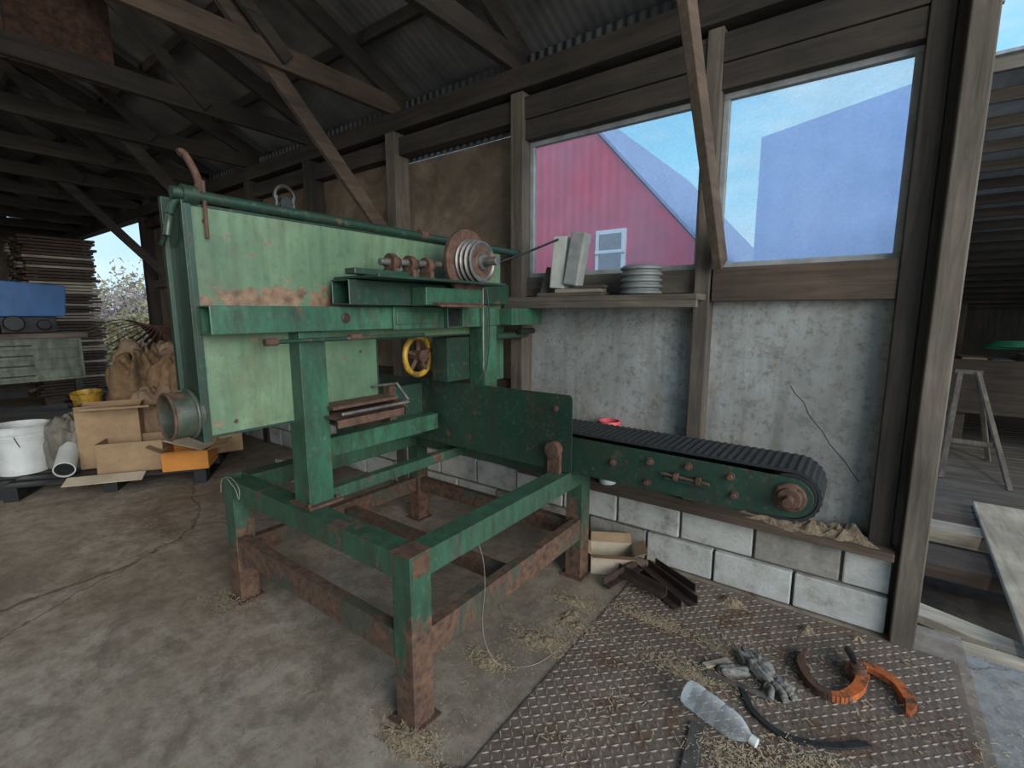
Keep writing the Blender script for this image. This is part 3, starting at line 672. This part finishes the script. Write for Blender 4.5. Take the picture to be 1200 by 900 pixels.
b.lathe((-.45,1.78,.062),(-.20,1.715,.042),[(0,.0),(0.0,.035),(.006,.046),(.03,.05),(.06,.049),(.065,.046),(.07,.049),(.11,.05),(.14,.048),(.145,.045),(.15,.048),(.18,.048),(.21,.042),(.235,.028),(.25,.017),(.262,.014)],36); b.done()
b=B('bottle_cap',WHITEPL,e,.001,True); b.cyl((-.203,1.716,.0415),(-.180,1.710,.040),.017,seg=24); b.done()
b=B('black_strap',BLACKRUB,bevel=.001)
pts=spl([(-.28,1.98,.018),(-.22,1.88,.02),(-.12,1.83,.018),(-.03,1.85,.018),(.06,1.90,.018),(.14,1.97,.018)],8)
for i in range(len(pts)-1): b.beam(pts[i],pts[i+1],.024,.008)
b.done()
b=B('steel_flat_bar',STEEL,bevel=.002); b.beam((-.38,1.70,.016),(-.34,1.38,.016),.05,.008); b.done()
b=B('metal_rod_scraps',[STEEL,W_LT[0]],bevel=.001); b.beam((-.42,1.98,.02),(-.18,1.99,.02),.018,.012); b.beam((-.44,2.02,.02),(-.36,2.12,.02),.03,.008,1); b.done()
def mound(bm_b,c,rx,ry,h,seed,mi=0):
    N=44; rings=[]; K=14
    for i in range(0,K+1):
        rr=i/K; ring=[]
        for k in range(N):
            a=2*PI*k/N; ca,sa=math.cos(a),math.sin(a); w=1+.55*noise.fractal(Vector((ca*1.6+seed,sa*1.6,seed)),.7,2,4)
            x=rx*rr*w*ca; y=ry*rr*w*sa
            z=h*(.5+.5*math.cos(PI*rr))*(1+.5*noise.noise(Vector((x*22+seed,y*22,0)))+.35*noise.noise(Vector((x*60+seed,y*60,5))))
            ring.append(bm_b.bm.verts.new((c[0]+x,c[1]+y,c[2]+max(z,0)-(.004 if i==K else 0))))
        rings.append(ring)
    for i in range(K):
        for k in range(N): l=(k+1)%N; bm_b.face([rings[i][k],rings[i+1][k],rings[i+1][l],rings[i][l]],mi)
b=B('dirt_piles',DIRT,bevel=0,smooth=True)
SP=[(-1.10,1.75,.15,.06,.022),(-1.24,1.50,.11,.05,.016),(-1.02,1.93,.09,.05,.014),(-1.13,2.12,.12,.04,.016),(-1.22,1.02,.13,.07,.016),(-1.10,1.98,.05,.09,.014)]
for i,(x,y,rx,ry,h) in enumerate(SP): mound(b,(x,y,.001),rx,ry,h,i*3.1)
for i,(x,y,rx,ry,h) in enumerate([(-.75,2.2,.16,.03,.010),(-.5,1.95,.12,.04,.010),(-.45,2.6,.07,.05,.03),(-.15,1.60,.16,.07,.022),(.05,1.75,.10,.06,.015),(-.1,2.57,.04,.035,.03),(.1,2.64,.03,.02,.02),(-.4,2.2,.1,.04,.01)]): mound(b,(x,y,.009),rx,ry,h,i*5.7+1)
for i in range(3): mound(b,(.02-.16*i,2.80,.446),.15,.075,.06-.015*i,i*2.2)
b.done()
def straws(name,mat,spots,zf):
    b=B(name,mat,bevel=0)
    for (x,y,sx,sy,n,h) in spots:
        for i in range(n):
            px=random.gauss(x,sx); py=random.gauss(y,sy)
            if py>2.74 and px<.3: continue
            z=zf(px,py)+random.uniform(.003,h); a=random.uniform(0,2*PI); L=random.uniform(.003,.012) if random.random()<.85 else random.uniform(.012,.04); w=random.uniform(.0006,.0022)
            d=Vector((math.cos(a),math.sin(a),random.uniform(-.08,.08))); s_=Vector((-math.sin(a),math.cos(a),0))*w; p=Vector((px,py,z))
            b.face([b.bm.verts.new(q) for q in (p-d*L/2-s_,p+d*L/2-s_,p+d*L/2+s_,p-d*L/2+s_)])
    return b.done()
zf=lambda x,y: .011 if px0<x<px1 and y<py1 else .0
straws('straw_litter',STRAW,[(-1.10,1.75,.08,.04,700,.022),(-1.24,1.5,.07,.03,400,.016),(-1.02,1.93,.08,.05,400,.016),(-1.13,2.12,.08,.04,400,.016),(-.75,2.2,.16,.03,600,.012),(-.5,1.95,.14,.04,600,.012),(-.15,1.60,.11,.06,1500,.024),(.05,1.75,.1,.05,800,.018),(-.3,2.1,.2,.15,400,.008),(-2.62,1.03,.07,.06,400,.04),(-1.22,1.02,.09,.05,500,.018),(.1,2.3,.25,.2,500,.006),(-1.2,1.4,.3,.4,700,.004),(-.85,2.4,.2,.12,400,.006),(.7,2.3,.15,.3,700,.008),(.6,1.9,.1,.2,400,.008),(-.7,1.6,.06,.3,300,.006)],zf)
straws('old_straw_litter',STRAWDK,[(-2.62,1.03,.09,.08,400,.03),(-3.6,1.9,.5,.3,400,.006),(-3.0,.8,.6,.4,150,.004),(-1.8,.9,.5,.3,300,.004),(-1.9,1.7,.4,.4,1800,.008),(-1.8,1.9,.3,.2,1000,.016),(-4.05,1.15,.22,.05,900,.012),(-3.8,1.2,.2,.1,400,.008)],zf)
b=B('loose_wire',[WIREM],bevel=0,smooth=True)
b.path(spl([(-1.24,1.45,.58),(-1.215,1.45,.50),(-1.21,1.45,.38),(-1.215,1.44,.25),(-1.20,1.44,.14),(-1.17,1.50,.012),(-1.05,1.60,.006),(-1.0,1.80,.012)],8),.0008,5); b.done()
b=B('loose_wire.001',[WIREM],bevel=0,smooth=True)
b.path(spl([(-2.60,1.04,.70),(-2.50,1.035,.66),(-2.46,1.03,.62),(-2.45,1.03,.68),(-2.55,1.04,.71),(-2.66,1.04,.68),(-2.69,1.04,.6)],8),.0012,5); b.done()

# ------------------------------------------------------------------ LEFT JUNK
def pallet(name,c,ang,L=1.45,Wd=1.2,mat=BLACKPL):
    b=B(name,mat,bevel=.003); T=rotM(c,ang)
    for i in range(7): y=-Wd/2+i*(Wd-.1)/6; b.box((-L/2,y,.115),(L/2,y+.1,.135),0,T)
    for i in range(3):
        x=-L/2+i*(L-.1)/2
        b.box((x,-Wd/2,.0),(x+.1,Wd/2,.02),0,T)
        for k in range(3): y=-Wd/2+k*(Wd-.14)/2; b.box((x,y,.02),(x+.1,y+.14,.115),0,T)
    b.done()
ang=math.atan2(1.23,.83)
pallet('black_pallet',(-5.67,1.47,0),ang)
pallet('black_pallet.001',(-6.55,.30,0),ang)
cbox('cardboard_box.001',(-5.33,1.40,.137),.50,.36,.27,ang,CARD,False)
cbox('cardboard_box.002',(-5.62,1.30,.137),.46,.22,.52,ang+.15,CARD,True,70)
b=B('box_lid_panel',[CARD,BLACKPL,WHITEPL],bevel=.002); T=rotM((-5.50,1.36,.665),ang+.1)@Matrix.Rotation(-.15,4,'X'); b.box((-.25,-.2,0),(.25,.2,.02),0,T); b.box((.02,-.21,.021),(.2,-.1,.024),1,T); b.done()
cbox('cardboard_box.003',(-4.98,1.70,.137),.36,.34,.17,ang,ORCARD,True,30,0,CARD)
cbox('cardboard_box.004',(-5.35,2.08,.137),.42,.38,.34,ang+.3,CARD,True,15,0)
b=B('flattened_cardboard',CARDLT,bevel=.002); b.box((-.28,-.06,0),(.28,.06,.008),0,Matrix.Translation((-5.14,1.10,.135))@Matrix.Rotation(ang,4,'Z')@Matrix.Rotation(.35,4,'X')); b.box((-.2,-.12,0),(.2,.12,.008),0,Matrix.Translation((-5.02,1.70,.35))@Matrix.Rotation(ang-.3,4,'Z')@Matrix.Rotation(.25,4,'Y')); b.done()
def bucket(name,c,R,H,mat,tilt=(0,0),handle=True):
    b=B(name,[mat,STEEL],bevel=0,smooth=True); c=Vector(c); up=Vector((tilt[0],tilt[1],1)).normalized()
    b.lathe(c,c+up,[(0,0),(0,R*.86),(H*.72,R*.96),(H*.73,R*1.03),(H*.76,R*1.03),(H*.77,R*.97),(H*.84,R*.98),(H*.85,R*1.03),(H*.88,R*1.03),(H*.89,R),(H*.97,R),(H*.98,R*1.04),(H,R*1.04),(H,R*.97),(.01,R*.84),(.01,0)],36,0)
    if handle:
        b.torus(c+up*H*.82,(.3,.95,.25),R*1.05,.004,24,6,1,PI,2*PI)
    b.done()
bucket('white_bucket',(-6.0,.74,.137),.20,.43,WHITEPL)
lump('burlap_sacks.003',SACK2,(-6.28,1.30,.137),(.22,.22,.32),1.4,.3,2,5,7)
bucket('yellow_bucket',(-6.2,1.28,.60),.12,.17,YELLOW,(.1,-.1),False)
b=B('white_drain_pipe',[WHITEPL,DKSTEEL],bevel=0,smooth=True); b.cyl((-5.42,.90,.215),(-5.98,1.10,.42),.075,seg=30,hollow=.008,mi=0); b.cyl((-5.43,.905,.218),(-5.44,.908,.222),.066,seg=30,mi=1); b.done()
lump('burlap_sacks',SACK,(-6.15,1.70,.137),(.36,.32,.66),3.3,.5,1.8,5,8)
lump('burlap_sacks.001',SACK,(-5.80,1.98,.137),(.30,.28,.66),8.1,.5,1.9,5,7,.6,(.05,-.1))
lump('burlap_sacks.002',SACK2,(-6.6,1.95,.0),(.42,.36,.80),5.2,.5,1.7,5,9,.3)
lump('burlap_sacks.004',SACK2,(-5.72,1.72,.137),(.24,.20,.48),9.7,.5,2.1,5,6,.9)
lump('crumpled_tarp',plain('grey_tarp',(80,76,68),(126,120,108),6,.8,0,.5),(-5.88,1.05,.137),(.22,.20,.30),12.4,.6,2.4,5,11)
b=B('curved_metal_blades',[RUST],bevel=0,smooth=True)
for i in range(12):
    a=i*.12; base=Vector((-7.5+i*.05,2.35+i*.01,1.12)); pts=spl([base,base+Vector((.1-.3*math.sin(a),-.2*math.cos(a),.26)),base+Vector((.15-.5*math.sin(a),-.45*math.cos(a),.34-.03*i)),base+Vector((.1-.6*math.sin(a),-.75*math.cos(a),.24-.045*i))],5)
    for k in range(len(pts)-1): b.beam(pts[k],pts[k+1],.12,.008)
b.box((-7.7,2.1,0),(-6.9,2.6,1.12)); b.done()
b=B('cinder_block',BLOCKG,bevel=.004); b.beam((-4.35,2.25,.10),(-3.95,2.35,.10),.2,.2); b.done()
W=empty('workbench')
b=B('cabinet',[GREYG,DKSTEEL,W_MD[1]],W,.004)
bx=-8.0
b.box((bx-.7,-.2,.72),(bx,1.66,1.24),0); b.box((bx-.75,-.25,1.24),(bx+.04,1.72,1.30),2)
for i in range(4): b.box((bx,-.15,.75+i*.12),(bx+.012,1.62,.85+i*.12),0); b.box((bx+.012,.9,.79+i*.12),(bx+.02,1.2,.805+i*.12),1)
for y in (-.15,.7,1.56): b.box((bx-.12,y,0),(bx-.04,y+.08,.72),1)
b.box((bx-.7,-.1,.2),(bx-.05,1.6,.24),2); b.done()
b=B('blue_machine',[BLUE,DKSTEEL,BLACKPL],bevel=.01)
b.prism([(bx-.6,.6,1.50),(bx-.6,1.58,1.50),(bx-.6,1.62,1.88),(bx-.6,.95,1.93),(bx-.6,.6,1.80)],(.4,0,0),0)
b.box((bx-.55,1.0,1.30),(bx-.25,1.5,1.50),1); b.cyl((bx-.2,1.1,1.42),(bx-.1,1.1,1.42),.09,mi=2); b.cyl((bx-.2,1.36,1.40),(bx-.1,1.36,1.40),.06,mi=1); b.box((bx-.5,.7,1.3),(bx-.2,.95,1.40),2); b.done()
b=B('lumber_stack',[W_BR[1],W_LT[1],W_BR[0]],bevel=0)
for r in range(52):
    z=.1+r*.052
    for c_ in range(5):
        b.box((-12.4+c_*.28,1.70+random.uniform(-.04,.04),z),(-12.16+c_*.28,2.62+random.uniform(-.04,.04),z+.038),0 if random.random()<.7 else 1)
    if r%2==0:
        for y in (1.8,2.45): b.box((-12.4,y,z+.038),(-11.0,y+.05,z+.052),2)
b.box((-12.4,1.72,0),(-11.0,2.6,.1),2)
b.done()
b=B('scrap_lumber_pile',[W_BR[0],W_MD[0],RUSTDK],bevel=.003)
for i in range(14):
    x=-9.3+random.uniform(-.6,.5); y=2.1+random.uniform(-.3,.35); a=random.uniform(-.5,.5); z=.04+.055*(i//2)
    b.beam((x-.6*math.cos(a),y-.3*math.sin(a),z),(x+.6*math.cos(a),y+.3*math.sin(a),z+.02),.12,.04,i%3)
b.done()

# ------------------------------------------------------------------ WORLD / LIGHT
w=bpy.data.worlds.new('sky'); bpy.context.scene.world=w; w.use_nodes=True; n=w.node_tree.nodes; l=w.node_tree.links
tc=n.new('ShaderNodeTexCoord'); sx=n.new('ShaderNodeSeparateXYZ'); l.new(tc.outputs['Generated'],sx.inputs[0])
r=n.new('ShaderNodeValToRGB'); l.new(sx.outputs[2],r.inputs[0]); e=r.color_ramp.elements
e[0].position=0; e[0].color=lin((206,232,248)); e[1].position=.75; e[1].color=lin((92,160,222)); x=e.new(.28); x.color=lin((150,214,246))
ns=n.new('ShaderNodeTexNoise'); ns.inputs['Scale'].default_value=2.4; ns.inputs['Detail'].default_value=7; ns.inputs['Roughness'].default_value=.55
mp=n.new('ShaderNodeMapping'); mp.inputs['Scale'].default_value=(1,1,2.5); l.new(tc.outputs['Generated'],mp.inputs[0]); l.new(mp.outputs[0],ns.inputs['Vector'])
r2=n.new('ShaderNodeValToRGB'); l.new(ns.outputs['Fac'],r2.inputs[0]); r2.color_ramp.elements[0].position=.48; r2.color_ramp.elements[1].position=.74
r2.color_ramp.elements[1].color=(.75,.75,.75,1)
mx=n.new('ShaderNodeMix'); mx.data_type='RGBA'; l.new(r2.outputs[0],mx.inputs[0]); l.new(r.outputs[0],mx.inputs[6]); mx.inputs[7].default_value=lin((240,246,250))
l.new(mx.outputs[2],n['Background'].inputs[0]); n['Background'].inputs[1].default_value=1.2
def sun(name,d,e_,ang,col=(1,1,1)):
    L=bpy.data.lights.new(name,'SUN'); L.energy=e_; L.angle=math.radians(ang); L.color=col
    o=bpy.data.objects.new(name,L); bpy.context.collection.objects.link(o); o.rotation_euler=Vector(d).to_track_quat('-Z','Y').to_euler()
sun('sun_soft',(-.88,.24,-.32),2.6,45,(1,.98,.95))
sun('exterior_fill_sun',(-.05,.75,-.66),1.0,4,(1,.97,.95))  # second sun, added to brighten the building fronts outside
def area(name,p,tgt,size,e_,col=(1,1,1)):
    L=bpy.data.lights.new(name,'AREA'); L.shape='SQUARE'; L.size=size; L.energy=e_; L.color=col
    o=bpy.data.objects.new(name,L); bpy.context.collection.objects.link(o); o.location=p; o.rotation_euler=(Vector(tgt)-Vector(p)).to_track_quat('-Z','Y').to_euler()
area('doorway_daylight',(3.4,-.6,2.4),(-1.8,1.8,.4),2.2,125,(1,.99,.97))
area('interior_fill_light',(-5.0,-3.0,2.9),(-5.6,1.3,.3),2.0,45,(1,.97,.92))  # added fill lamp out of view, lifts the interior and left junk
# ------------------------------------------------------------------ CAMERA
cam=bpy.data.cameras.new('camera'); co=bpy.data.objects.new('camera',cam); bpy.context.collection.objects.link(co)
cam.sensor_width=36; cam.lens=560/1200*36; cam.clip_start=.05; cam.clip_end=200
co.location=(0,0,1.55); p=math.atan(.15)
d=Vector((-.5925*math.cos(p),.8056*math.cos(p),-math.sin(p))); co.rotation_euler=d.to_track_quat('-Z','Y').to_euler()
sc=bpy.context.scene; sc.camera=co
sc.view_settings.view_transform='Standard'; sc.view_settings.look='None'; sc.view_settings.exposure=0
